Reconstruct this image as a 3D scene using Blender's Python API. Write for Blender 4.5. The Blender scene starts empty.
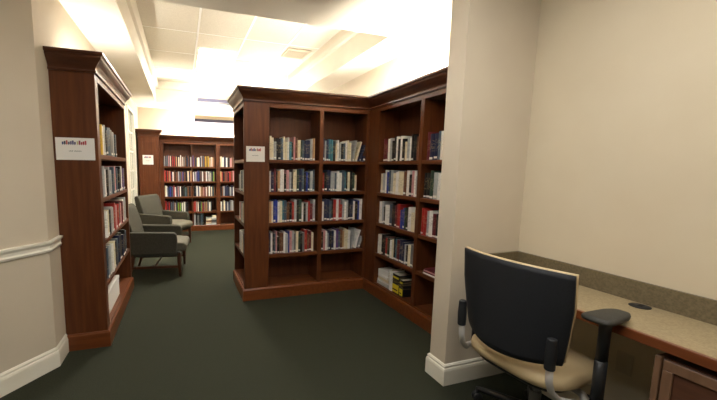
import bpy, math, random
from mathutils import Vector, Matrix
random.seed(7)
SC = bpy.context.scene
COL = SC.collection

# ------------------------------------------------------------------ camera
cam_d = bpy.data.cameras.new('camera')
cam = bpy.data.objects.new('camera', cam_d); COL.objects.link(cam); SC.camera = cam
CAM_H = 1.40
FPX, PX, PY = 342.35, 294.95, 208.81
pit, rol, yaw = math.radians(6.72037), math.radians(0.76412), math.radians(18.26911)
F_ = Vector((math.sin(yaw)*math.cos(pit), math.cos(yaw)*math.cos(pit), -math.sin(pit)))
R_ = Vector((math.cos(yaw), -math.sin(yaw), 0)); U_ = R_.cross(F_)
R2 = R_*math.cos(rol) + U_*math.sin(rol); U2 = -R_*math.sin(rol) + U_*math.cos(rol)
m = Matrix((R2, U2, -F_)).transposed().to_4x4(); m.translation = Vector((0, 0, CAM_H))
cam.matrix_world = m
cam_d.sensor_width = 36; cam_d.lens = FPX/717*36
cam_d.shift_x = (358.5-PX)/717; cam_d.shift_y = (PY-200)/717
cam_d.clip_start = 0.02

# ------------------------------------------------------------------ world, exposure
w = bpy.data.worlds.new('world'); SC.world = w; w.use_nodes = True
w.node_tree.nodes['Background'].inputs[0].default_value = (0.86, 0.93, 0.84, 1)
w.node_tree.nodes['Background'].inputs[1].default_value = .45
SC.view_settings.view_transform = 'Standard'; SC.view_settings.look = 'None'
SC.view_settings.exposure = 0.0; SC.view_settings.gamma = 1; SC.view_settings.use_curve_mapping = False
SC.cycles.max_bounces = 8
WARM = (1.0, 0.86, 0.68); WHITE = (1.0, 0.93, 0.80)
COVE = 110.0
COVER = 380.0        # emission of the strip lamps lying on the bookcases
PANEL = 60.0        # emission of the ceiling light panels in the tray
NEAR = 10.5
NEARLEFT = 10.5
UPL = 200.0        # tubes of the hanging uplight bars         # emission of the ceiling light panels above the desk area

# ------------------------------------------------------------------ materials
def srgb(r, g, b):
    f = lambda c: (c/255/12.92) if c/255 <= .04045 else ((c/255+.055)/1.055)**2.4
    return (f(r), f(g), f(b), 1)
def mat(name, col, rough=.5, metal=0, spec=.5, coat=0):
    m = bpy.data.materials.new(name); m.use_nodes = True
    b = m.node_tree.nodes['Principled BSDF']
    b.inputs['Base Color'].default_value = col; b.inputs['Roughness'].default_value = rough
    b.inputs['Metallic'].default_value = metal; b.inputs['Specular IOR Level'].default_value = spec
    b.inputs['Coat Weight'].default_value = coat; b.inputs['Coat Roughness'].default_value = .2
    return m
def noise_mat(name, c1, c2, scale=(1, 1, 1), nscale=5, rough=.5, detail=4, bump=0, bscale=None, spec=.5, coat=0, lo=.3, hi=.7):
    m = mat(name, c1, rough, 0, spec, coat); nt = m.node_tree; N = nt.nodes; L = nt.links
    b = N['Principled BSDF']
    tc = N.new('ShaderNodeTexCoord'); mp = N.new('ShaderNodeMapping'); mp.inputs['Scale'].default_value = scale
    nz = N.new('ShaderNodeTexNoise'); nz.inputs['Scale'].default_value = nscale; nz.inputs['Detail'].default_value = detail
    rp = N.new('ShaderNodeValToRGB'); rp.color_ramp.elements[0].color = c1; rp.color_ramp.elements[1].color = c2
    rp.color_ramp.elements[0].position = lo; rp.color_ramp.elements[1].position = hi
    L.new(tc.outputs['Object'], mp.inputs[0]); L.new(mp.outputs[0], nz.inputs[0]); L.new(nz.outputs[0], rp.inputs[0])
    L.new(rp.outputs[0], b.inputs['Base Color'])
    if bump:
        n2 = N.new('ShaderNodeTexNoise'); n2.inputs['Scale'].default_value = bscale or nscale*4; n2.inputs['Detail'].default_value = 3
        bp = N.new('ShaderNodeBump'); bp.inputs['Strength'].default_value = bump; bp.inputs['Distance'].default_value = .005
        L.new(tc.outputs['Object'], n2.inputs[0]); L.new(n2.outputs[0], bp.inputs['Height']); L.new(bp.outputs[0], b.inputs['Normal'])
    return m
def emis(name, col, s):
    m = bpy.data.materials.new(name); m.use_nodes = True; nt = m.node_tree
    nt.nodes.remove(nt.nodes['Principled BSDF']); e = nt.nodes.new('ShaderNodeEmission')
    e.inputs[0].default_value = (*col, 1); e.inputs[1].default_value = s
    nt.links.new(e.outputs[0], nt.nodes['Material Output'].inputs[0]); return m

WOOD = noise_mat('mahogany vertical', srgb(80, 42, 21), srgb(102, 57, 29), (14, 14, 1.1), 2.2, .42, 6, .05, 60, .3, .04)
WOODH = noise_mat('mahogany horizontal', srgb(88, 47, 23), srgb(110, 62, 31), (1.1, 14, 14), 2.2, .42, 6, .05, 60, .3, .04)
WOODIN = noise_mat('mahogany inside', srgb(80, 43, 22), srgb(98, 54, 28), (12, 12, 1.0), 2.0, .45, 5, 0, None, .35)
WOODY = noise_mat('mahogany long', srgb(96, 51, 24), srgb(120, 66, 32), (14, 1.1, 14), 2.2, .36, 6, 0, None, .35, .08)
WOODC = noise_mat('dark crown wood', srgb(64, 34, 19), srgb(84, 46, 25), (3, 3, 14), 2.2, .34, 6, 0, None, .4, .1)
DESKWOOD = noise_mat('desk edge wood', srgb(98, 50, 24), srgb(124, 68, 34), (16, 1.1, 16), 2.0, .3, 5, 0, None, .5, .2)
CABWOOD = noise_mat('drawer front wood', srgb(72, 44, 32), srgb(94, 60, 43), (1.5, 1.5, 16), 2.4, .35, 5, 0, None, .5, .1)
CABFRAME = noise_mat('cabinet frame wood', srgb(108, 80, 60), srgb(132, 100, 76), (10, 10, 2), 2.4, .3, 4, 0, None, .5, .3)
PAINT = noise_mat('wall paint', srgb(204, 192, 172), srgb(208, 197, 177), (1, 1, 1), 3, .75, 3, .04, 220, .25)
PAINTD = noise_mat('desk wall paint', srgb(208, 195, 169), srgb(212, 200, 175), (1, 1, 1), 3, .75, 3, .04, 220, .25)
CEIL = noise_mat('ceiling paint', srgb(216, 207, 190), srgb(220, 212, 196), (1, 1, 1), 3, .85, 2, 0, None, .2)
TILE = noise_mat('ceiling tile', srgb(228, 220, 203), srgb(219, 211, 194), (1, 1, 1), 90, .9, 3, .15, 160, .15, 0, .35, .6)
TRIM = noise_mat('cream gloss trim', srgb(240, 235, 218), srgb(243, 239, 224), (1, 1, 1), 4, .35, 2, 0, None, .5)
TBAR = mat('white metal grid', srgb(252, 250, 244), .4)
CARPET = noise_mat('dark green carpet', srgb(43, 46, 37), srgb(57, 59, 48), (1, 1, 1), 140, .95, 6, .5, 420, .1, 0, .3, .75)
LAMINATE = noise_mat('speckled laminate', srgb(146, 131, 101), srgb(167, 151, 119), (1, 1, 1), 110, .38, 8, 0, None, .45, 0, .35, .65)
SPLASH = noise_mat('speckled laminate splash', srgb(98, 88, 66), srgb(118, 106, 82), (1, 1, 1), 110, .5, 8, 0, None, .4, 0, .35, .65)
PAPER = mat('white paper', srgb(240, 238, 232), .7)
PAGES = noise_mat('page edges', srgb(222, 214, 194), srgb(238, 232, 216), (300, 300, 2), 3, .85, 2)
LABELM = mat('spine label paper', srgb(238, 236, 230), .6)
UPH = noise_mat('grey green upholstery', srgb(62, 61, 53), srgb(74, 73, 64), (1, 1, 1), 60, .75, 5, .25, 320, .2)
UPHL = noise_mat('lit tone seat upholstery', srgb(92, 89, 76), srgb(104, 100, 86), (1, 1, 1), 60, .7, 5, .25, 320, .3)  # same fabric as the rest, lighter tone stands for light on the seat
LEGWOOD = noise_mat('dark chair leg wood', srgb(62, 34, 20), srgb(90, 50, 30), (14, 14, 1), 3, .35, 4, 0, None, .5, .2)
MESHB = noise_mat('navy black mesh', srgb(24, 26, 30), srgb(34, 37, 42), (1, 1, 1), 300, .6, 2, .2, 600, .35)
BPLAST = mat('black plastic', srgb(32, 34, 37), .45, 0, .5)
PADM = noise_mat('soft black arm pad', srgb(52, 51, 47), srgb(62, 61, 56), (1, 1, 1), 120, .6, 2, .1, 400, .35)
BEIGE = noise_mat('beige leather', srgb(196, 174, 134), srgb(206, 186, 146), (1, 1, 1), 6, .5, 3, .08, 260, .4)
SILVER = mat('silver painted metal', srgb(204, 202, 198), .35, .3, .6)
GREYP = mat('grey plastic', srgb(120, 122, 124), .45)
UPM = emis('uplight tube', (1.0, .95, .86), UPL)
NEARL = emis('added fill diffuser', (1.0, .955, .89), NEARLEFT)  # for the two added fill panels out of view
RLAMP = emis('right strip lamp tube', (1.0, .94, .82), COVER)
FARLAMP = emis('far strip lamp tube', (1.0, .95, .84), 420)
LAMP = emis('strip lamp tube', (1.0, .95, .84), COVE)
PANELM = emis('light panel diffuser', (1.0, .95, .85), PANEL)
NEARM = emis('desk area light diffuser', (1.0, .955, .89), NEAR)
WHITEMETAL = mat('white enamel', srgb(235, 230, 218), .4)
BARM = mat('beige painted metal', srgb(150, 134, 106), .6)
DARKM = mat('dark lens strip', srgb(44, 40, 62), .6)
OUTLETM = mat('ivory plastic', srgb(196, 184, 160), .5)
SLOT = mat('dark slot', srgb(35, 32, 28), .7)
gl = bpy.data.materials.new('window glass'); gl.use_nodes = True
_b = gl.node_tree.nodes['Principled BSDF']; _b.inputs['Transmission Weight'].default_value = 1; _b.inputs['Roughness'].default_value = .08
_b.inputs['IOR'].default_value = 1.1; _b.inputs['Base Color'].default_value = (.93, .97, .9, 1)
GLASS = gl

# ------------------------------------------------------------------ mesh helpers
class MB:
    def __init__(s): s.v = []; s.f = []
    def add(s, vs, fs, M=None):
        o = len(s.v)
        s.v += [tuple(M @ Vector(p)) if M else tuple(p) for p in vs]
        s.f += [tuple(i+o for i in f) for f in fs]; return s
    def box(s, x0, x1, y0, y1, z0, z1, M=None):
        v = [(x0, y0, z0), (x1, y0, z0), (x1, y1, z0), (x0, y1, z0), (x0, y0, z1), (x1, y0, z1), (x1, y1, z1), (x0, y1, z1)]
        return s.add(v, [(0, 3, 2, 1), (4, 5, 6, 7), (0, 1, 5, 4), (1, 2, 6, 5), (2, 3, 7, 6), (3, 0, 4, 7)], M)
    def loft(s, rings, cap=True, M=None):
        n = len(rings[0]); v = [p for r in rings for p in r]; f = []
        for k in range(len(rings)-1):
            for i in range(n):
                j = (i+1) % n; f.append((k*n+i, k*n+j, (k+1)*n+j, (k+1)*n+i))
        if cap: f += [tuple(range(n))[::-1], tuple((len(rings)-1)*n+i for i in range(n))]
        return s.add(v, f, M)
    def prism_y(s, prof, y0, y1, M=None):      # prof: (x, z)
        return s.loft([[(x, y0, z) for x, z in prof], [(x, y1, z) for x, z in prof]], True, M)
    def lathe(s, prof, n=20, c=(0, 0), M=None):
        return s.loft([[(c[0]+r*math.cos(2*math.pi*i/n), c[1]+r*math.sin(2*math.pi*i/n), z) for i in range(n)] for r, z in prof], True, M)
    def tube(s, pts, r, n=10, M=None, sq=None):
        pts = [Vector(p) for p in pts]; rings = []; up = Vector((0, 0, 1)); prevn = None
        for k, p in enumerate(pts):
            d = (pts[min(k+1, len(pts)-1)] - pts[max(k-1, 0)]).normalized()
            if prevn is None:
                a = up if abs(d.z) < .9 else Vector((0, 1, 0)); nrm = (a - d*a.dot(d)).normalized()
            else: nrm = (prevn - d*prevn.dot(d)).normalized()
            prevn = nrm; b = d.cross(nrm); rr = r[k] if isinstance(r, (list, tuple)) else r
            q = sq or 1
            rings.append([tuple(p + nrm*rr*math.cos(2*math.pi*i/n) + b*rr*q*math.sin(2*math.pi*i/n)) for i in range(n)])
        return s.loft(rings, True, M)
    def sweep(s, path, prof, before=None, after=None):   # prof: (offset outward, z) ; outward = right of travel
        pts = [Vector(p) for p in path]; ext = ([Vector(before)] if before else []) + pts + ([Vector(after)] if after else [])
        off = 1 if before else 0; rings = []
        for k in range(len(pts)):
            i = k+off
            d0 = (ext[i]-ext[i-1]).normalized() if i > 0 else None
            d1 = (ext[i+1]-ext[i]).normalized() if i < len(ext)-1 else None
            d0 = d0 or d1; d1 = d1 or d0
            n0 = Vector((d0.y, -d0.x)); n1 = Vector((d1.y, -d1.x)); b = (n0+n1); b = b/(b.dot(n0))
            rings.append([(pts[k].x+b.x*o, pts[k].y+b.y*o, z) for o, z in prof])
        return s.loft(rings)
    def build(s, name, m, parent=None, bevel=0, seg=2, smooth=False, sub=0, world=False, kind=None, loc=None):
        me = bpy.data.meshes.new(name)
        vs = s.v
        if world and parent:
            inv = parent.matrix_basis.inverted(); vs = [tuple(inv @ Vector(p)) for p in vs]
        if loc: vs = [(a-loc[0], b-loc[1], c-loc[2]) for a, b, c in vs]
        me.from_pydata(vs, [], s.f); me.materials.append(m)
        import bmesh
        bm = bmesh.new(); bm.from_mesh(me); bmesh.ops.recalc_face_normals(bm, faces=bm.faces); bm.to_mesh(me); bm.free()
        o = bpy.data.objects.new(name, me); COL.objects.link(o)
        if loc: o.location = loc
        if parent: o.parent = parent
        if smooth or bevel or sub:
            for p in me.polygons: p.use_smooth = True
        if bevel:
            b = o.modifiers.new('bevel', 'BEVEL'); b.width = bevel; b.segments = seg; b.limit_method = 'ANGLE'; b.angle_limit = math.radians(35)
            b.harden_normals = False
        if sub:
            b = o.modifiers.new('sub', 'SUBSURF'); b.levels = sub; b.render_levels = sub
        if bevel and not sub:
            wn = o.modifiers.new('wn', 'WEIGHTED_NORMAL'); wn.keep_sharp = True
        if kind: o['kind'] = kind
        return o
def tag(o, label, cat, group=None, kind=None):
    o['label'] = label; o['category'] = cat
    if group: o['group'] = group
    if kind: o['kind'] = kind
    return o
def thing(name, label, cat, loc=(0, 0, 0), rz=0, group=None):
    o = bpy.data.objects.new(name, None); COL.objects.link(o); o.location = loc; o.rotation_euler = (0, 0, rz)
    o.matrix_basis = Matrix.Translation(loc) @ Matrix.Rotation(rz, 4, 'Z'); o.empty_display_size = .1
    return tag(o, label, cat, group)
def copy_tree(o, parent=None):
    c = o.copy(); COL.objects.link(c)
    if parent: c.parent = parent
    for ch in list(o.children): copy_tree(ch, c)
    return c
def struct(mb, name, m, **k): return mb.build(name, m, kind='structure', **k)
def slab(a, b, t, z0, z1):      # wall slab from a to b, visible face on the left of travel, thickness to the right
    d = (Vector(b)-Vector(a)).normalized(); n = Vector((d.y, -d.x))*t
    A, B = Vector(a), Vector(b); q = [A, B, B+n, A+n]
    return MB().loft([[(p.x, p.y, z0) for p in q], [(p.x, p.y, z1) for p in q]])

# ------------------------------------------------------------------ the setting
H = 2.65
XL, XR, YF = -.862, 2.305, 8.12          # far room: left wall, right wall, far wall
XD, YP0, YP1, XP = 2.161, 1.690, 1.832, 1.605   # desk wall, partition faces, partition end
T0, T1, TY0, TY1, TZ = -.45, 1.90, 2.96, 7.40, 3.05
KX, KY = -.862, 2.66
DX, DY = -.6345, -.7729
EX, EY = KX+DX*3.3, KY+DY*3.3
struct(MB().box(EX-.2, 2.5, -1.8, 8.3, -.05, 0), 'floor', CARPET)
c = MB(); X0, X1, Y0, Y1 = EX-.2, 2.5, -1.8, 8.3
c.box(X0, X1, Y0, TY0, H, H+.08).box(X0, T0, TY0, TY1, H, H+.08).box(T1, X1, TY0, TY1, H, H+.08).box(X0, X1, TY1, Y1, H, H+.08)
struct(c, 'ceiling', CEIL)
struct(MB().box(T0-.15, T1+.15, TY0-.15, TY1+.15, TZ, TZ+.05), 'ceiling_tray', TILE)
# tray fascia with a stepped moulding, running round the opening
fas = [(.004, H), (.004, H+.25), (.035, H+.265), (.05, H+.31), (.05, TZ), (-.06, TZ), (-.06, H+.09), (.0, H+.09), (.0, H)]
loop = [(T0, TY0), (T1, TY0), (T1, TY1), (T0, TY1)]
for k in range(4):
    a, b = loop[k], loop[(k+1) % 4]; pre, post = loop[k-1], loop[(k+2) % 4]
    struct(MB().sweep([a, b], [(-o, z) for o, z in fas], pre, post), 'trim_%d' % (k+1), CEIL)
g = MB()
for gx in (.23, .815, 1.40): g.box(gx-.012, gx+.012, TY0, TY1, TZ-.006, TZ+.001)
for gy in (3.76, 4.62, 5.48, 6.34, 7.20): g.box(T0, T1, gy-.006, gy+.006, TZ-.003, TZ+.001)
struct(g, 'trim_5', TBAR)

struct(slab((EX, EY), (KX, KY), -.12, 0, H), 'wall_left', PAINT)
WY0, WY1, WZ0, WZ1 = 6.50, 7.42, .55, 2.44
c = MB().box(XL-.12, XL, KY, WY0, 0, H).box(XL-.12, XL, WY1, YF+.1, 0, H).box(XL-.12, XL, WY0, WY1, 0, WZ0).box(XL-.12, XL, WY0, WY1, WZ1, H)
struct(c, 'wall_far_left', PAINT)
struct(MB().box(XL-.1, XR+.1, YF, YF+.1, 0, H), 'wall_far', PAINT)
struct(MB().box(XR, XR+.1, YP1, YF, 0, H), 'wall_far_right', PAINT)
struct(MB().box(XP, XR+.1, YP0, YP1, 0, H), 'wall_partition', PAINT)
struct(MB().box(XD, XD+.12, -1.7, YP0, 0, H), 'wall_right', PAINTD)
struct(MB().box(EX-.1, XD+.1, -1.8, -1.7, 0, H), 'wall_back', PAINT)
struct(MB().box(EX-.12, EX, -1.7, EY, 0, H), 'wall_left_rear', PAINT)
# white baseboards and chair rail (outward = right of travel)
BB = [(0, 0), (.018, 0), (.018, .098), (.015, .112), (.010, .118), (.012, .130), (.006, .140), (0, .142)]
def base(name, path, before=None, after=None): struct(MB().sweep(path, BB, before, after), name, TRIM)
base('baseboard_left', [(EX, EY), (KX, KY), (KX, 2.86)])
base('baseboard_far_left', [(XL, 4.28), (XL, 7.58)])
base('baseboard_partition', [(XP+.6, YP1), (XP, YP1), (XP, YP0), (XD, YP0)])
base('baseboard_right', [(XD, YP0-.02), (XD, -1.65)])
RAIL = [(0, .818), (.012, .821), (.018, .836), (.012, .846), (.014, .864), (.026, .880), (.028, .893), (0, .896)]
struct(MB().sweep([(EX, EY), (KX, KY), (KX, 2.86)], RAIL), 'trim_6', TRIM)

# window in the left wall near the far bookcase
win = MB()
for a in ((WY0, WY0+.06, WZ0, WZ1), (WY1-.06, WY1, WZ0, WZ1), (WY0+.06, WY1-.06, WZ0, WZ0+.06), (WY0+.06, WY1-.06, WZ1-.06, WZ1)):
    win.box(XL-.09, XL+.02, *a)
wf = win.build('window_1', TRIM, kind='structure', bevel=.004)
mu = MB()
for k in (1, 2): 
    y = WY0+.06+(WY1-WY0-.12)*k/3; mu.box(XL-.055, XL-.02, y-.014, y+.014, WZ0+.06, WZ1-.06)
for k in range(1, 5):
    z = WZ0+.06+(WZ1-WZ0-.12)*k/5; mu.box(XL-.053, XL-.022, WY0+.06, WY1-.06, z-.014, z+.014)
mu.build('muntins', TRIM, wf)
MB().box(XL-.042, XL-.038, WY0+.06, WY1-.06, WZ0+.06, WZ1-.06).build('pane', GLASS, wf)
MB().box(XL, XL+.06, WY0-.05, WY1+.05, WZ0-.03, WZ0).build('window_sill', TRIM, wf, bevel=.006)

# ------------------------------------------------------------------ ceiling lights
def panel_light(label, cx, cy, w, l, z, em, frame=WHITEMETAL):
    t = thing('ceiling_light', label, 'ceiling light', (cx, cy, z), 0)
    f = MB(); a, b, e = w/2, l/2, .022
    f.box(-a, a, -b, -b+e, -.012, -.001).box(-a, a, b-e, b, -.012, -.001).box(-a, -a+e, -b+e, b-e, -.012, -.001).box(a-e, a, -b+e, b-e, -.012, -.001)
    f.build('frame', frame, t)
    MB().box(-a+e, a-e, -b+e, b-e, -.008, -.003).build('diffuser', em, t)
    return t
panel_light('large bright ceiling light panel in the middle of the recessed tile ceiling', .5225, 5.70, .54, 1.10, TZ-.006, PANELM)
panel_light('small square ceiling light panel behind the large bright one', .5225, 6.66, .50, .44, TZ-.006, PANELM, GREYP)
panel_light('ceiling light panel above the desk area, the one nearer the desk wall', 1.25, .55, .60, 1.2, H-.001, NEARM)
panel_light('unseen ceiling panel added to light the left wall, left of the desk area', -.10, .3, .60, 1.2, H-.001, NEARL)  # added fill light out of view, for the left wall
panel_light('unseen ceiling panel added to brighten the books of the middle bookcase', .45, 1.45, .60, 1.2, H-.001, NEARL)  # added fill light above the view, brightens the shelves
v = thing('ceiling_vent', 'pale square louvred air vent in the recessed tile ceiling', 'air vent', (1.60, 4.90, TZ-.006))
f = MB().box(-.17, .17, -.19, -.13, -.012, 0).box(-.17, .17, .165, .19, -.012, 0).box(-.17, -.145, -.13, .165, -.012, 0).box(.145, .17, -.13, .165, -.012, 0)
f.build('frame', OUTLETM, v)
s = MB()
for k in range(9):
    y = -.15+k*.0375; s.box(-.145, .145, y-.010, y+.010, -.010, -.006)
s.build('louvres', OUTLETM, v); MB().box(-.145, .145, -.13, .165, -.003, 0).build('backing', GREYP, v)
def bar_light(label, x0, x1, y, z):
    t = thing('hanging_light', label, 'ceiling light', (x0, y, z))
    h_ = MB().box(0, x1-x0, -.10, -.09, .012, .085).box(0, x1-x0, .09, .10, .012, .085).box(0, x1-x0, -.09, .09, .012, .024)
    h_.build('housing', BARM, t)
    MB().tube([(.02, 0, .050), (x1-x0-.02, 0, .050)], .016, 8).build('tube', UPM, t)
    MB().box(.0, x1-x0, -.10, .10, -.050, .0118).build('underside', DARKM, t)
    for k in (.15, .5, .85):
        MB().tube([(k*(x1-x0), 0, .075), (k*(x1-x0), 0, (TZ if y < TY1 else H)-z-.002)], .004, 6).build('hanger', WHITEMETAL, t)
bar_light('long slim light bar with dark underside, the nearer and higher one', .31, 1.9-.12, 6.95, 2.68)
bar_light('unseen light bar added behind the middle bookcase to brighten the tray ceiling', .95, 1.80, 5.55, 2.22)  # added uplight, hidden from the camera, to brighten the tiles
bar_light('thinner light bar with dark underside, the farther one above the far bookcase', .28, 1.9, 7.62, 2.385)

# strip lamps lying on top of the bookcases behind the crown
def strip(label, x0, x1, y0, y1, z, LAMP=LAMP):
    t = thing('strip_lamp', label, 'lamp', ((x0+x1)/2, (y0+y1)/2, z))
    a, b = (x1-x0)/2, (y1-y0)/2
    MB().box(-a, a, -b, b, 0, .03).build('housing', WHITEMETAL, t)
    if a > b: MB().tube([(-a+.02, 0, .045), (a-.02, 0, .045)], .018, 10).build('tube', LAMP, t, smooth=True)
    else: MB().tube([(0, -b+.02, .045), (0, b-.02, .045)], .018, 10).build('tube', LAMP, t, smooth=True)

# ------------------------------------------------------------------ bookcases
ZS = (1.487, 1.152, .820, .480, .140)      # tops of the shelves, bottom last
OPEN_TOP = 2.015
def crown_prof(zt):   # closed profile
    return [(0, zt-.132), (.010, zt-.132), (.014, zt-.127), (.014, zt-.118), (.009, zt-.112), (.010, zt-.104), (.016, zt-.092),
            (.028, zt-.074), (.044, zt-.056), (.056, zt-.040), (.060, zt-.026), (.070, zt-.023), (.074, zt-.016), (.074, zt), (0, zt)]
PL = [(0, 0), (.020, 0), (.020, .112), (.012, .126), (0, .126)]
def unit(name, label, org, rz, bays, width, depth, zs=ZS, zt=2.19, lt=.02, rt=.02, otop=OPEN_TOP, stile_w=.04):
    """front at local y=0 facing -y, local x to the right; bays: list of (x0, x1) openings"""
    t = thing(name, label, 'bookcase', (*org, 0), rz)
    MB().box(0, bays[0][0], 0, depth, .0, zt-.13).build('side_panel', WOOD, t, bevel=.002)
    MB().box(bays[-1][1], width, 0, depth, .0, zt-.13).build('side_panel', WOOD, t, bevel=.002)
    MB().box(bays[0][0], bays[-1][1], depth-.014, depth, .0, zt-.13).build('back_panel', WOODIN, t)
    MB().box(bays[0][0], bays[-1][1], .0, depth-.014, zt-.15, zt-.13).build('top_panel', WOODH, t)
    MB().box(bays[0][0], bays[-1][1], .0, .022, otop, zt-.15).build('top_rail', WOODH, t, bevel=.002)
    for k in range(len(bays)-1):
        MB().box(bays[k][1], bays[k+1][0], 0, depth-.014, zs[-1]-.02, otop).build('divider', WOOD, t, bevel=.002)
    for (a, b) in bays:
        for z in zs[:-1]:
            MB().box(a, b, .004, depth-.014, z-.034, z).build('shelf', WOODH, t, bevel=.003)
    MB().box(bays[0][0], bays[-1][1], .0, depth-.014, zs[-1]-.022, zs[-1]).build('bottom_shelf', WOODH, t, bevel=.002)
    return t
def moulding(t, path, zt, before=None, after=None):
    MB().sweep(path, crown_prof(zt), before, after).build('crown', WOODC, t, world=True)
    MB().sweep(path, PL, before, after).build('plinth', WOODY, t, world=True)

# middle bookcase facing the camera, wing on the right, end unit facing left, tall left one, far one
YM, XW = 3.483, 2.020
mid = unit('bookcase', 'wide dark wooden bookcase facing the camera in the middle, two bays of books', (.861, YM), 0, [(.004, .560), (.606, 1.132)], 1.24, .30)
moulding(mid, [(.860, YM), (XW, YM)], 2.19, None, (XW, YM-.5))
wing = unit('bookcase', 'dark wooden bookcase running along the right, meeting the middle one at a corner', (XW, YM), -math.pi/2, [(.215, .877), (.923, 1.590)], 1.625, .27)
moulding(wing, [(XW, YM), (XW, YM-1.625)], 2.19, (.86, YM), None)
endu = unit('bookcase', 'narrow open-sided bookcase facing left at the end of the middle bookcase, sign on its panel', (.600, 4.20), -math.pi/2, [(.02, .697)], .717, .26)
moulding(endu, [(.600, 4.20), (.600, YM), (.860, YM)], 2.19)
lefu = unit('bookcase', 'tall dark wooden bookcase against the left wall, seen from its end panel', (-.580, 2.875), math.pi/2, [(.085, 1.320)], 1.355, .282)
moulding(lefu, [(-.862, 2.875), (-.580, 2.875), (-.580, 4.23), (-.862, 4.23)], 2.19)
ZF = (1.410, 1.090, .760, .425, .110)
YFB = 7.785
far = unit('bookcase', 'long dark wooden bookcase across the far end of the room behind the armchairs', (-.438, YFB), 0, [(.075, .640), (.665, 1.160), (1.247, 1.80), (1.83, 2.36)], 2.70, .30, ZF, 2.06, otop=1.885)
moulding(far, [(-.438, YFB), (2.262, YFB)], 2.06)
tall = thing('end_cabinet', 'tall plain dark wooden end cabinet with a paper sign, left of the far bookcase', 'cabinet', (-.819, 7.60, 0))
MB().box(0, .381, .0, .485, 0, 2.01).build('body', WOOD, tall, bevel=.003)
pf = MB()
for a in ((.03, .08, .16, 1.95), (.301, .351, .16, 1.95), (.08, .301, .16, .22), (.08, .301, 1.89, 1.95)): pf.box(a[0], a[1], -.010, 0, a[2], a[3])
pf.build('panel_frame', WOOD, tall, bevel=.003)
moulding(tall, [(-.819, 8.0), (-.819, 7.60), (-.438, 7.60), (-.438, YFB-.001)], 2.14)
strip('thin strip lamp lying on top of the left bookcase', -.78, -.72, 3.20, 4.15, 2.061)
strip('thin strip lamp lying on top of the right bookcase', 2.13, 2.19, 1.95, 3.35, 2.061, RLAMP)
strip('unseen strip lamp added on top of the middle bookcase to brighten the ceiling', 1.0, 1.95, 3.64, 3.70, 2.061)  # added lamp, out of sight, lifts the ceiling in front of the tray
strip('thin strip lamp lying on top of the far bookcase', -.2, 1.6, 7.90, 7.96, 1.931, FARLAMP)

# ------------------------------------------------------------------ books
BC = dict(c=(236, 226, 196), w=(246, 244, 238), k=(20, 20, 24), g=(120, 120, 118), n=(32, 40, 72), b=(40, 62, 150), t=(52, 112, 128), e=(38, 62, 50),
          r=(168, 44, 40), m=(104, 34, 44), p=(206, 150, 150), o=(194, 152, 108), y=(214, 176, 52), h=(112, 72, 50), l=(176, 180, 180), s=(74, 92, 108),
          v=(120, 170, 60), u=(96, 70, 130))
BN = dict(c='cream', w='white', k='black', g='grey', n='navy', b='bright blue', t='teal', e='dark green', r='red', m='maroon', p='pink', o='tan', y='yellow',
          h='brown', l='pale grey', s='slate blue', v='lime green', u='purple')
BM = {}
for kk, cc in BC.items():
    m_ = mat('cover '+BN[kk], srgb(*cc), .4, 0, .5); nt = m_.node_tree; N = nt.nodes; L = nt.links; b = N['Principled BSDF']
    tc = N.new('ShaderNodeTexCoord'); oi = N.new('ShaderNodeObjectInfo')
    mp = N.new('ShaderNodeMapping'); mp.inputs['Scale'].default_value = (60, 2, 110)
    av = N.new('ShaderNodeVectorMath'); av.operation = 'ADD'
    sc_ = N.new('ShaderNodeMath'); sc_.operation = 'MULTIPLY'; sc_.inputs[1].default_value = 37
    L.new(oi.outputs['Random'], sc_.inputs[0]); L.new(tc.outputs['Object'], mp.inputs[0]); L.new(mp.outputs[0], av.inputs[0]); L.new(sc_.outputs[0], av.inputs[1])
    nz = N.new('ShaderNodeTexNoise'); nz.inputs['Scale'].default_value = 1; nz.inputs['Detail'].default_value = 2; L.new(av.outputs[0], nz.inputs[0])
    gt = N.new('ShaderNodeMath'); gt.operation = 'GREATER_THAN'; gt.inputs[1].default_value = .56; L.new(nz.outputs[0], gt.inputs[0])
    sx = N.new('ShaderNodeSeparateXYZ'); L.new(tc.outputs['Object'], sx.inputs[0])
    a1 = N.new('ShaderNodeMath'); a1.operation = 'GREATER_THAN'; a1.inputs[1].default_value = .075; L.new(sx.outputs[2], a1.inputs[0])
    a2 = N.new('ShaderNodeMath'); a2.operation = 'LESS_THAN'; a2.inputs[1].default_value = .18; L.new(sx.outputs[2], a2.inputs[0])
    mm = N.new('ShaderNodeMath'); mm.operation = 'MULTIPLY'; L.new(a1.outputs[0], mm.inputs[0]); L.new(a2.outputs[0], mm.inputs[1])
    m2 = N.new('ShaderNodeMath'); m2.operation = 'MULTIPLY'; L.new(mm.outputs[0], m2.inputs[0]); L.new(gt.outputs[0], m2.inputs[1])
    m3 = N.new('ShaderNodeMath'); m3.operation = 'MULTIPLY'; m3.inputs[1].default_value = .28; L.new(m2.outputs[0], m3.inputs[0])
    mx = N.new('ShaderNodeMix'); mx.data_type = 'RGBA'; L.new(m3.outputs[0], mx.inputs['Factor'])
    mx.inputs[6].default_value = srgb(*cc); mx.inputs[7].default_value = srgb(210, 190, 140) if sum(cc) < 330 else srgb(70, 56, 60)
    L.new(mx.outputs[2], b.inputs['Base Color'])
    BM[kk] = m_
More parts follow.
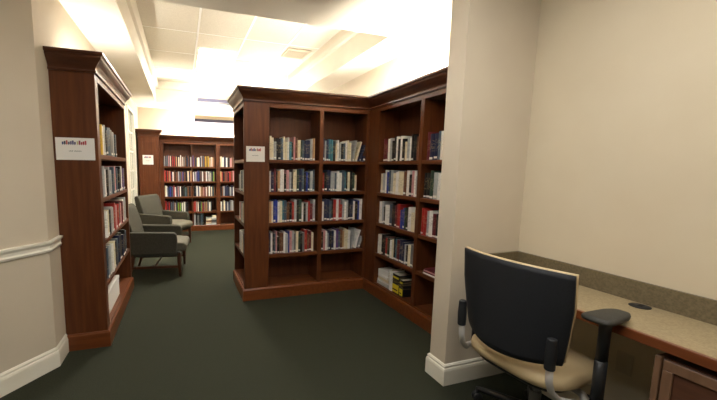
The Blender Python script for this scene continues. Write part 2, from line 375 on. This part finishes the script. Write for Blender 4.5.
ORD = ['first', 'second', 'third', 'fourth', 'fifth', 'sixth', 'seventh', 'eighth', 'ninth', 'tenth', 'eleventh', 'twelfth', 'thirteenth', 'fourteenth',
       'fifteenth', 'sixteenth', 'seventeenth', 'eighteenth', 'nineteenth', 'twentieth', 'twenty-first', 'twenty-second', 'twenty-third', 'twenty-fourth', 'twenty-fifth']
ROW = ['top row', 'second row down', 'third row down', 'fourth row down', 'bottom row']
NB = [0]
def cover_mb(w, h, d):
    q = .0022; mb = MB()
    # rounded spine at y<=0, boards running back to y=d
    pr = [(0, d), (0, .002), (w*.18, -.0012), (w*.5, -.0028), (w*.82, -.0012), (w, .002), (w, d), (w-q, d), (w-q, .004), (w*.5, .001), (q, .004), (q, d)]
    return mb.loft([[(x, y, 0) for x, y in pr], [(x, y, h) for x, y in pr]])
def make_book(M, w, h, d, code, label, group, lab=True):
    t = bpy.data.objects.new('book', None); COL.objects.link(t); t.matrix_basis = M; t.empty_display_size = .05
    tag(t, label, 'book', group)
    cover_mb(w, h, d).build('cover', BM[code], t)
    MB().box(.0025, w-.0025, .006, d-.006, .003, h-.004).build('page_block', PAGES, t)
    if lab:
        lh = random.uniform(.014, .020); lz = random.choice((.006, .010, .014))
        MB().box(w*.10, w*.90, -.0036, .0005, lz, lz+lh).build('spine_label', LABELM, t)
    NB[0] += 1
    return t
def row_books(root, x0, x1, z, codes, rown, bay, hs=(.205, .245), d=.15, yoff=.028, lean=0, group=None, depth_lim=None):
    """stand a row of books on a shelf, x0..x1 in the bookcase's own frame, left to right; the last `lean` books lean left"""
    n = len(codes); ws = [random.uniform(.7, 1.35) for _ in codes]
    tot = sum(ws); span = (x1-x0) - (.075 if lean else 0); ws = [q*span/tot for q in ws]
    x = x0; B = root.matrix_basis
    for i, (cd, wd) in enumerate(zip(codes, ws)):
        h = random.uniform(*hs); lab = random.random() < .72
        if random.random() < .12: h *= .86
        wd2 = min(wd-.0012, .05); ang = 0
        if lean and i >= n-lean: ang = math.radians(9+6*(i-(n-lean)))
        label = f"{BN[cd]} book, {ORD[i]} from left, {ROW[rown]}, {bay}"
        px = x + (.012 if ang else 0)
        M = B @ Matrix.Translation((px, yoff+random.uniform(0, .010), z+.0006)) @ Matrix.Rotation(ang, 4, 'Y')
        if ang: M = M @ Matrix.Translation((0, 0, math.sin(ang)*wd2*1.0)) ; h = min(h, .235)
        make_book(M, wd2, h, d, cd, label, group, lab)
        x += wd + (.020 if ang else 0)
G = 'books on the %s'
bay = 'left bay of middle bookcase'
a, b = .010, .535
row_books(mid, a, .52, ZS[0], 'cclkksccwtkphcesnnlo', 0, bay, group=G % bay)
row_books(mid, a, .525, ZS[1], 'wnmkowwkplkccenskbnls', 1, bay, group=G % bay)
row_books(mid, a, .535, ZS[2], 'ocbbwctshkrlkewklrml', 2, bay, group=G % bay)
row_books(mid, a, .525, ZS[3], 'nwkspkhhwlbplgcekgrhmc', 3, bay, group=G % bay)
bay = 'right bay of middle bookcase'
row_books(mid, .612, 1.125, ZS[0], 'nlnttkcwlkswcclcnn', 0, bay, lean=4, group=G % bay)
row_books(mid, .612, 1.04, ZS[1], 'rknnllswwstkckec', 1, bay, group=G % bay)
row_books(mid, .612, 1.12, ZS[2], 'wnnskrwrrlwlknnwkbw', 2, bay, group=G % bay)
row_books(mid, .612, 1.127, ZS[3], 'kpwlnknwushoccwlwl', 3, bay, lean=3, group=G % bay)
bay = 'left bay of right bookcase'
row_books(wing, .26, .868, ZS[0], 'mmwlkkwkwkclwkkhh', 0, bay, group=G % bay)
row_books(wing, .225, .860, ZS[1], 'clwbslcwwcchwkpwl', 1, bay, group=G % bay)
row_books(wing, .225, .870, ZS[2], 'wlkwwskkmrbbekwcc', 2, bay, group=G % bay)
row_books(wing, .225, .860, ZS[3], 'wwkkrewcktmnnlkcgl', 3, bay, hs=(.19, .235), group=G % bay)
bay = 'right bay of right bookcase'
row_books(wing, .94, 1.50, ZS[0], 'mnnswkwhmmlkwn', 0, bay, group=G % bay)
row_books(wing, .93, 1.50, ZS[1], 'kkelwmmekwkcls', 1, bay, group=G % bay)
row_books(wing, .93, 1.55, ZS[2], 'rrlwmkwwlpmwwkre', 2, bay, group=G % bay)
bay = 'left wall bookcase'
row_books(lefu, .100, 0.83, ZS[0], 'yywlkssgkls', 0, bay, yoff=.006, group=G % bay)
row_books(lefu, .100, 1.22, ZS[1], 'slwkllspskkwsuk', 1, bay, hs=(.21, .25), yoff=.006, group=G % bay)
row_books(lefu, .100, 1.22, ZS[2], 'lwckllrprkpmwl', 2, bay, hs=(.21, .25), yoff=.006, group=G % bay)
row_books(lefu, .100, 1.22, ZS[3], 'kslwcksnkknkks', 3, bay, hs=(.23, .265), yoff=.006, group=G % bay)
bay = 'narrow end bookcase facing left'
row_books(endu, .35, .66, ZS[1], 'lwslw', 1, bay, hs=(.2, .23), yoff=.004, group=G % bay)
row_books(endu, .35, .66, ZS[2], 'wplwc', 2, bay, hs=(.2, .23), yoff=.004, group=G % bay)
row_books(endu, .35, .66, ZS[3], 'wlwcs', 3, bay, hs=(.2, .23), yoff=.004, group=G % bay)

# bottom of the right bookcase: a flat stack, a white book and a black and yellow book
def flat_book(root, x, y, z, w, l, h, rz, code, label, group):
    M = root.matrix_basis @ Matrix.Translation((x, y, z)) @ Matrix.Rotation(rz, 4, 'Z') @ Matrix.Rotation(math.pi/2, 4, 'Y')
    return make_book(M, h, l, w, code, label, group, False)     # lies on its cover, spine to the front
def lie(root, x0, y0, z, w, d, h, code, label, rz=0, group=None):
    """book lying flat: local footprint w (x) by d (y), thickness h"""
    t = bpy.data.objects.new('book', None); COL.objects.link(t); t.empty_display_size = .05
    t.matrix_basis = root.matrix_basis @ Matrix.Translation((x0, y0, z)) @ Matrix.Rotation(rz, 4, 'Z')
    tag(t, label, 'book', group); q = .003
    mb = MB().box(0, w, 0, d, 0, q).box(0, w, 0, d, h-q, h).box(0, w, 0, .003, q, h-q); mb.build('cover', BM[code], t)
    MB().box(.004, w-.004, .004, d-.004, q, h-q).build('page_block', PAGES, t); NB[0] += 1
gp = 'books piled in the bottom of the right bookcase'
for k, (cd, wd, h, nm) in enumerate((('l', .235, .030, 'lowest'), ('w', .20, .026, 'second'), ('c', .20, .030, 'third'))):
    lie(wing, .235+.004*k, .035+.004*k, ZS[4]+.0005+(0, .0305, .057)[k], wd, .16, h, cd, f'pale book lying flat, {nm} from the bottom of the pile on the right bookcase floor', (.0, .05, -.04)[k], gp)
zz = ZS[4]+.088
for k, (wd, h, nm) in enumerate(((.19, .024, 'fourth'), (.18, .028, 'fifth'), (.17, .024, 'topmost'))):
    lie(wing, .245, .04, zz, wd, .16, h, 'w', f'white book lying flat, {nm} in the pile on the right bookcase floor', .09*(k-1)+.03, gp); zz += h+.0006
B = wing.matrix_basis
YK = mat('yellow cover patch', srgb(226, 212, 50), .4)
for k, (x, ang, h, w_, cd, nm) in enumerate(((.472, 0, .215, .055, 'w', 'white book standing beside the pile on the right bookcase floor'),
                                   (.535, 0, .200, .115, 'k', 'thick black book with a yellow lower half, standing on the right bookcase floor'),
                                   (.655, 0, .170, .060, 'k', 'smaller black and yellow book standing right of the thick one, bottom row'))):
    t = make_book(B @ Matrix.Translation((x, .03, ZS[4]+.0006)), w_, h, .15, cd, nm, gp, False)
    if cd == 'k':
        MB().box(.006, w_-.006, -.0045, -.001, .012, h*.48).build('yellow_panel', YK, t)
        MB().box(.010, w_-.010, -.0045, -.001, h*.80, h*.88).build('title_band', YK, t)
        MB().box(.012, w_-.02, -.0058, -.0045, h*.18, h*.24).build('label_bar', BM['k'], t)
gp = 'magazines stacked in the right bay of the right bookcase'
zz = ZS[3]+.0006
for k, (cd, nm) in enumerate((('w', 'lowest'), ('m', 'second'), ('p', 'third'), ('m', 'topmost'))):
    lie(wing, 1.0, .02+.004*k, zz, .30, .20, .010, cd, f'thin magazine lying flat, {nm} of the pile in the right bookcase', .02*(k % 2), gp); zz += .0106

# white box in the bottom of the left bookcase
bx = thing('storage_box', 'white cardboard box on the bottom shelf of the left bookcase', 'box', (-.615, 3.03, ZS[4]+.001))
MB().box(-.20, 0, 0, .62, 0, .165).build('body', PAPER, bx, bevel=.004)
MB().box(-.204, .004, -.004, .624, .166, .195).build('lid', LABELM, bx, bevel=.004)

# far bookcase: everything on its shelves, too many and too small to count out
fm = {}
def far_book(x0, w, z, h, cd, lean=0):
    mb = fm.setdefault(cd, MB()); M = Matrix.Translation((-.438+x0, YFB+.03+random.uniform(0, .01), z+.0008)) @ Matrix.Rotation(lean, 4, 'Y')
    mb.box(0, w, 0, .15, lean and math.sin(lean)*w, h, M)
rows = [['lgpcrrocwwgkhw', 'unkcwwlsyycwo', 'cwwpls'], ['rrorwkhlnsunkco', 'wlubnswhwlwcev', 'orhmrpwv'], ['cwsbsrwpwkkesek', 'kkwlwcopmwgwce', 'klnklwwn'], ['rmrsslnvvwwlk', 'rrlwevroogwl', 'wclglwcg']]
ends = [.555, .46, .43]
for r in range(4):
    for bi in range(3):
        x = (.085, .672, 1.255)[bi]; cs = rows[r][bi]; wsum = ends[bi]
        cs2 = ''.join(q+random.choice(['', '', 'k', 'n', 'h']) for q in cs); ww = [random.uniform(.7, 1.3) for _ in cs2]; f_ = wsum/sum(ww)
        if r == 3 and bi < 2: f_ *= .85
        for q, wv in zip(cs2, ww):
            far_book(x, wv*f_*.97, ZF[r], random.uniform(.19, .24), q); x += wv*f_
x = .39
for q in 'ccc': far_book(x, .05, ZF[4], .2, q); x += .052
x = .672
for q, h in (('l', .26), ('k', .24), ('g', .28), ('k', .25), ('s', .27), ('k', .25)): far_book(x, .034, ZF[4], h, q); x += .036
for k in range(5): far_book(.93, .12, ZF[4]+k*.036, .034, 'wchcl'[k])
for k in range(6): far_book(.98+.08, .09+.0, ZF[4]+k*.036, .034, 'wlklwc'[k])
# joined in one mesh with several covers
import bmesh
me = bpy.data.meshes.new('shelved_books'); vs, fs, mi = [], [], []
for k, (cd, mb) in enumerate(fm.items()):
    o_ = len(vs); vs += mb.v; fs += [tuple(i+o_ for i in f) for f in mb.f]; mi += [k]*len(mb.f); me.materials.append(BM[cd])
me.from_pydata(vs, [], fs)
for p, q in zip(me.polygons, mi): p.material_index = q
fb = bpy.data.objects.new('shelved_books', me); COL.objects.link(fb)
tag(fb, 'rows of small colourful books filling the far bookcase behind the armchairs', 'books', None, 'stuff')

# ------------------------------------------------------------------ paper signs
def sign(label, org, w, h, face='y'):
    t = thing('paper_sign', label, 'sign', org)
    MB().box(0, w, -.0016, -.0004, 0, h).build('sheet', PAPER, t)
    cols = [(70, 80, 130), (60, 62, 80), (190, 90, 90), (90, 84, 110), (96, 90, 130), (80, 80, 128), (84, 84, 120), (200, 190, 140), (150, 60, 80), (176, 60, 70), (170, 50, 60), (190, 70, 80)]
    x = w*.16; cw = w*.62/len(cols)
    groups = {}
    for k, c3 in enumerate(cols):
        if k == 7: x += cw*.3
        hh = h*(.115 + .03*((k*7) % 3))
        groups.setdefault(c3, MB()).box(x+cw*.06, x+cw*.86, -.0022, -.0016, h*.70, h*.70+hh).box(x+cw*.2, x+cw*.45, -.0023, -.0016, h*.675, h*.70)
        x += cw
    # one mesh for the title line
    me = bpy.data.meshes.new('title_line'); vs, fs, mi = [], [], []
    for k, (c3, mb) in enumerate(groups.items()):
        o_ = len(vs); vs += mb.v; fs += [tuple(i+o_ for i in f) for f in mb.f]; mi += [k]*len(mb.f)
        key = 'ink %d %d %d' % c3; me.materials.append(bpy.data.materials.get(key) or mat(key, srgb(*c3), .7))
    me.from_pydata(vs, [], fs)
    for p, q in zip(me.polygons, mi): p.material_index = q
    o = bpy.data.objects.new('title_line', me); COL.objects.link(o); o.parent = t
    s = MB(); x = w*.33
    for k in range(11):
        if k == 4: x += w*.02
        s.box(x, x+w*.016, -.0021, -.0016, h*.38, h*.38+h*(.035+.015*(k % 2))); x += w*.028
    s.build('small_print', bpy.data.materials.get('ink grey') or mat('ink grey', srgb(120, 125, 120), .7), t)
sign('white paper sign with a coloured title on the left bookcase end panel', (-.847, 2.873, 1.440), .246, .158)
sign('white paper sign on the end panel of the middle bookcase', (.622, YM-.002, 1.463), .192, .155)
sign('small white paper sign on the tall end cabinet beside the far bookcase', (-.745, 7.588, 1.440), .20, .19)

# ------------------------------------------------------------------ armchairs
def armchair(label, loc, rz):
    t = thing('armchair', label, 'armchair', loc, rz, 'grey green armchairs by the window')
    hw = .33
    # wooden legs, front pair straight tapered, rear pair raked
    for s in (-1, 1):
        MB().tube([(.29, s*(hw-.045), .31), (.295, s*(hw-.045), .15), (.30, s*(hw-.045), 0)], [.030, .024, .015], 8).build('leg', LEGWOOD, t)
        MB().tube([(-.25, s*(hw-.045), .31), (-.275, s*(hw-.045), .15), (-.32, s*(hw-.045), 0)], [.030, .024, .016], 8).build('leg', LEGWOOD, t)
        MB().box(-.265, .29, s*(hw-.045)-.010, s*(hw-.045)+.010, .115, .145).build('stretcher', LEGWOOD, t, bevel=.003)
    MB().box(-.02, .0, -hw+.055, hw-.055, .118, .142).build('cross_stretcher', LEGWOOD, t, bevel=.003)
    MB().box(-.29, .31, -hw+.02, hw-.02, .27, .325).build('seat_rail', UPH, t, bevel=.012)
    sp = [(-.20, .315), (.36, .315), (.385, .34), (.385, .395), (.35, .425), (.20, .44), (-.20, .425)]
    MB().prism_y(sp, -hw+.085, hw-.085).build('seat_cushion', UPHL, t, bevel=.022, seg=3)
    for s in (-1, 1):
        ap = [(-.33, .30), (.265, .30), (.275, .48), (.268, .55), (.24, .575), (-.10, .585), (-.35, .595)]
        y0, y1 = sorted((s*hw, s*(hw-.080)))
        MB().prism_y(ap, y0, y1).build('arm', UPH, t, bevel=.016, seg=3)
    bp = [(-.34, .275), (-.205, .30), (-.215, .45), (-.265, .66), (-.325, .85), (-.355, .89), (-.395, .895), (-.425, .87), (-.42, .83), (-.40, .70), (-.36, .50)]
    MB().prism_y(bp, -hw+.035, hw-.035).build('backrest', UPH, t, bevel=.022, seg=3)
    return t
ac = armchair('nearer grey green armchair with wooden legs, its side turned to the camera', (-.32, 4.85, 0), math.radians(-6))
a2 = copy_tree(ac); a2.location = (-.28, 6.48, 0); a2.rotation_euler = (0, 0, math.radians(-30))
a2['label'] = 'farther grey green armchair, turned towards the camera behind the nearer one'

# ------------------------------------------------------------------ desk
ZD = .76
dk = thing('desk', 'long built-in desk top of speckled tan laminate with wooden front edge', 'desk', (1.745, YP0, 0))
MB().box(.012, XD-1.745-.001, -2.6, -.002, ZD-.032, ZD).build('worktop', LAMINATE, dk)
MB().box(-.006, .012, -2.6, -.002, ZD-.040, ZD+.001).build('front_edge', DESKWOOD, dk, bevel=.003)
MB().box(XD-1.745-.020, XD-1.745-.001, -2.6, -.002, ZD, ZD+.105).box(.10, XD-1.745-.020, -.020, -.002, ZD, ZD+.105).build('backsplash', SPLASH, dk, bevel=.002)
MB().box(.30, XD-1.745-.001, -.82, -.002, ZD-.10, ZD-.033).build('support_rail', WOODH, dk)
gr = thing('cable_grommet', 'dark oval cable grommet set in the desk top', 'grommet', (2.085, .985, ZD+.0005))
MB().lathe([(.001, 0), (.040, 0), (.041, .002), (.037, .004), (.001, .004)], 28).build('rim', BPLAST, gr, smooth=True)
MB().box(-.008, .024, -.010, .010, .004, .0046).build('slot', SLOT, gr)
ot = thing('wall_outlet', 'small electrical outlet on the wall beneath the desk', 'outlet', (XD-.001, 1.05, .42))
MB().box(-.005, 0, -.035, .035, -.057, .057).build('plate', OUTLETM, ot, bevel=.002)
for z in (-.024, .024):
    MB().box(-.008, -.005, -.017, .017, z-.015, z+.015).build('socket', OUTLETM, ot, bevel=.001)
cb = thing('drawer_cabinet', 'wooden drawer cabinet standing beneath the desk', 'cabinet', (1.775, .765, 0))
MB().box(.0, XD-1.775-.025, -.62, -.001, .05, .688).build('body', CABWOOD, cb, bevel=.003)
MB().box(.02, XD-1.775-.04, -.60, -.02, .0, .05).build('plinth', SLOT, cb)
MB().box(-.020, .0, -.022, .000, .05, .692).build('corner_post', CABFRAME, cb, bevel=.005)
MB().box(-.020, .0, -.62, -.59, .05, .692).build('corner_post', CABFRAME, cb, bevel=.005)
for z0, z1 in ((.48, .685), (.27, .47), (.06, .26)):
    d = MB().box(-.014, -.001, -.588, -.024, z0, z1).build('drawer', CABWOOD, cb, bevel=.003)
    fr = MB().box(-.022, -.014, -.588, -.028, z1-.040, z1).box(-.022, -.014, -.588, -.028, z0, z0+.03).box(-.022, -.014, -.588, -.556, z0+.03, z1-.04).box(-.022, -.014, -.060, -.028, z0+.03, z1-.04)
    fr.build('drawer_frame', CABFRAME, d, bevel=.003)
    MB().tube([(-.016, -.36, (z0+z1)/2), (-.045, -.36, (z0+z1)/2), (-.045, -.25, (z0+z1)/2), (-.016, -.25, (z0+z1)/2)], .005, 8).build('handle', SILVER, d, smooth=True)

# ------------------------------------------------------------------ office chair
oc = thing('office_chair', 'office chair with black mesh back, beige seat and silver supports at the desk', 'chair', (1.80, 1.235, 0), math.radians(4))
BW0 = .275
def back_pt(u, v, off=0):
    """u -1..1 across, v 0..1 upwards"""
    z = .550 + .428*v
    hw = BW0*(.88+.12*min(1, v*1.6)**.8) if v < .625 else BW0
    y = u*hw
    dip = (1-v)**2*(-.035)*(1-u*u)
    x = -.345 + .095*u*u*(1-.25*v) - .010*v
    return (x+off, y, z+dip - .006*u*u*v)
def back_sheet(t, u0=-1, u1=1, v0=0, v1=1, nu=20, nv=16, name='', m=None, parent=None, off=0):
    mb = MB(); vs = []; n1 = nu+1
    for side in (0, 1):
        for j in range(nv+1):
            for i in range(nu+1): vs.append(back_pt(u0+(u1-u0)*i/nu, v0+(v1-v0)*j/nv, off+side*t))
    K = n1*(nv+1); fs = []
    for j in range(nv):
        for i in range(nu):
            a = j*n1+i; fs.append((a, a+1, a+n1+1, a+n1)); fs.append((K+a, K+a+n1, K+a+n1+1, K+a+1))
    for i in range(nu):
        fs.append((i, K+i, K+i+1, i+1)); a = nv*n1+i; fs.append((a, a+1, K+a+1, K+a))
    for j in range(nv):
        a = j*n1; fs.append((a, a+n1, K+a+n1, K+a)); a = j*n1+nu; fs.append((a, K+a, K+a+n1, a+n1))
    mb.add(vs, fs); return mb.build(name, m, parent, smooth=True)
back_sheet(.010, name='backrest', m=MESHB, parent=oc)
# beige front cushion showing as a thin rim round the mesh shell
cush = back_sheet(.014, -1.0, 1.0, .03, 1.012, name='back_cushion', m=BEIGE, parent=oc, off=.0105)
# seat
def seat_ring(z, s, flat=0):
    r = []
    for i in range(40):
        a = 2*math.pi*i/40; ca, sa = math.cos(a), math.sin(a); e = .55
        x = .235*s*math.copysign(abs(ca)**e, ca); y = .255*s*math.copysign(abs(sa)**e, sa)
        zz = z + (.012*flat if False else 0) - (.012 if x > .18 else 0)
        r.append((x-.062, y, zz+.006))
    return r
MB().loft([seat_ring(.395, .55), seat_ring(.397, .90), seat_ring(.412, .985), seat_ring(.435, 1.0), seat_ring(.456, .985), seat_ring(.470, .93), seat_ring(.474, .80), seat_ring(.472, .4)]).build('seat', BEIGE, oc, smooth=True)
MB().loft([seat_ring(.372, .45), seat_ring(.375, .84), seat_ring(.396, .90)]).build('seat_pan', BPLAST, oc, smooth=True)
# silver J supports with black sleeves
for s in (-1, 1):
    sy = .205 if s > 0 else -.250
    pts = [(-.10, s*.300, .368), (-.20, s*.275, .385), (-.285, sy+s*.014, .415), (-.325, sy+s*.004, .455), (-.340, sy, .50), (-.346, sy, .57)]
    MB().tube(pts, .0125, 10, None, 1.3).build('back_support', SILVER, oc, smooth=True)
    MB().tube([(-.346, sy, .560), (-.348, sy, .63), (-.348, sy, .70)], [.020, .021, .018], 16, None, 1.1).build('support_sleeve', BPLAST, oc, bevel=.005)
# arms
for s in (-1, 1):
    ar = MB(); n = 28; rings = []
    yc = s*.325 if s < 0 else .285
    for z, k in ((.780, .80), (.784, .97), (.794, 1.0), (.803, .96), (.806, .80)):
        rg = []
        for i in range(n):
            a = 2*math.pi*i/n; ca, sa = math.cos(a), math.sin(a)
            L_ = .112*math.copysign(abs(ca)**.5, ca); W_ = (.050-.016*ca)*math.copysign(abs(sa)**.45, sa)
            rg.append((-.115+L_*k, (yc if s < 0 else .235)+W_*k, z))
        rings.append(rg)
    ar.loft(rings).build('arm_pad', PADM, oc, smooth=True)
    MB().tube([(-.13, yc, .36), (-.13, yc, .50), (-.13, yc, .60)], .0215, 12, None, 1.25).build('arm_sleeve', BPLAST, oc, smooth=True)
    MB().tube([(-.13, yc, .58), (-.13, yc, .72), (-.13, yc, .784)], [.020, .020, .022], 12, None, 1.25).build('arm_post', BPLAST, oc, smooth=True)
    MB().tube([(-.02, s*.12, .368), (-.06, s*.24, .366), (-.13, s*.30, .368), (-.13, yc-.0, .375)], [.017, .017, .018, .018], 10).build('arm_bracket', SILVER, oc, smooth=True)
MB().box(-.13, .10, -.085, .085, .310, .372).build('tilt_mechanism', SILVER, oc, bevel=.018, seg=3)
MB().tube([(.0, -.08, .335), (.02, -.22, .33), (.03, -.27, .328)], [.006, .006, .011], 8).build('lever', BPLAST, oc, smooth=True)
MB().lathe([(.028, .09), (.028, .22), (.017, .22), (.017, .312)], 16).build('gas_column', GREYP, oc, smooth=False)
MB().lathe([(.030, .075), (.046, .085), (.046, .115), (.030, .13)], 20).build('hub', BPLAST, oc, smooth=True)
for k in range(5):
    a = math.radians(72*k+36); ca, sa = math.cos(a), math.sin(a)
    MB().tube([(ca*.03, sa*.03, .105), (ca*.16, sa*.16, .093), (ca*.285, sa*.285, .075)], [.024, .020, .016], 10).build('base_leg', BPLAST, oc, smooth=True)
    M = Matrix.Translation((ca*.29, sa*.29, 0)) @ Matrix.Rotation(a+.9, 4, 'Z')
    cs = MB().tube([(0, 0, .03), (0, 0, .085)], .010, 8, M).build('caster', BPLAST, oc, smooth=True)
    for s in (-1, 1):
        W = M @ Matrix.Translation((0, s*.012, .0265)) @ Matrix.Rotation(math.pi/2, 4, 'X')
        MB().lathe([(.006, -.009), (.022, -.009), (.026, -.005), (.026, .005), (.022, .009), (.006, .009)], 16, (0, 0), W).build('wheel', BPLAST, cs, smooth=True)
print('BOOKS', NB[0])
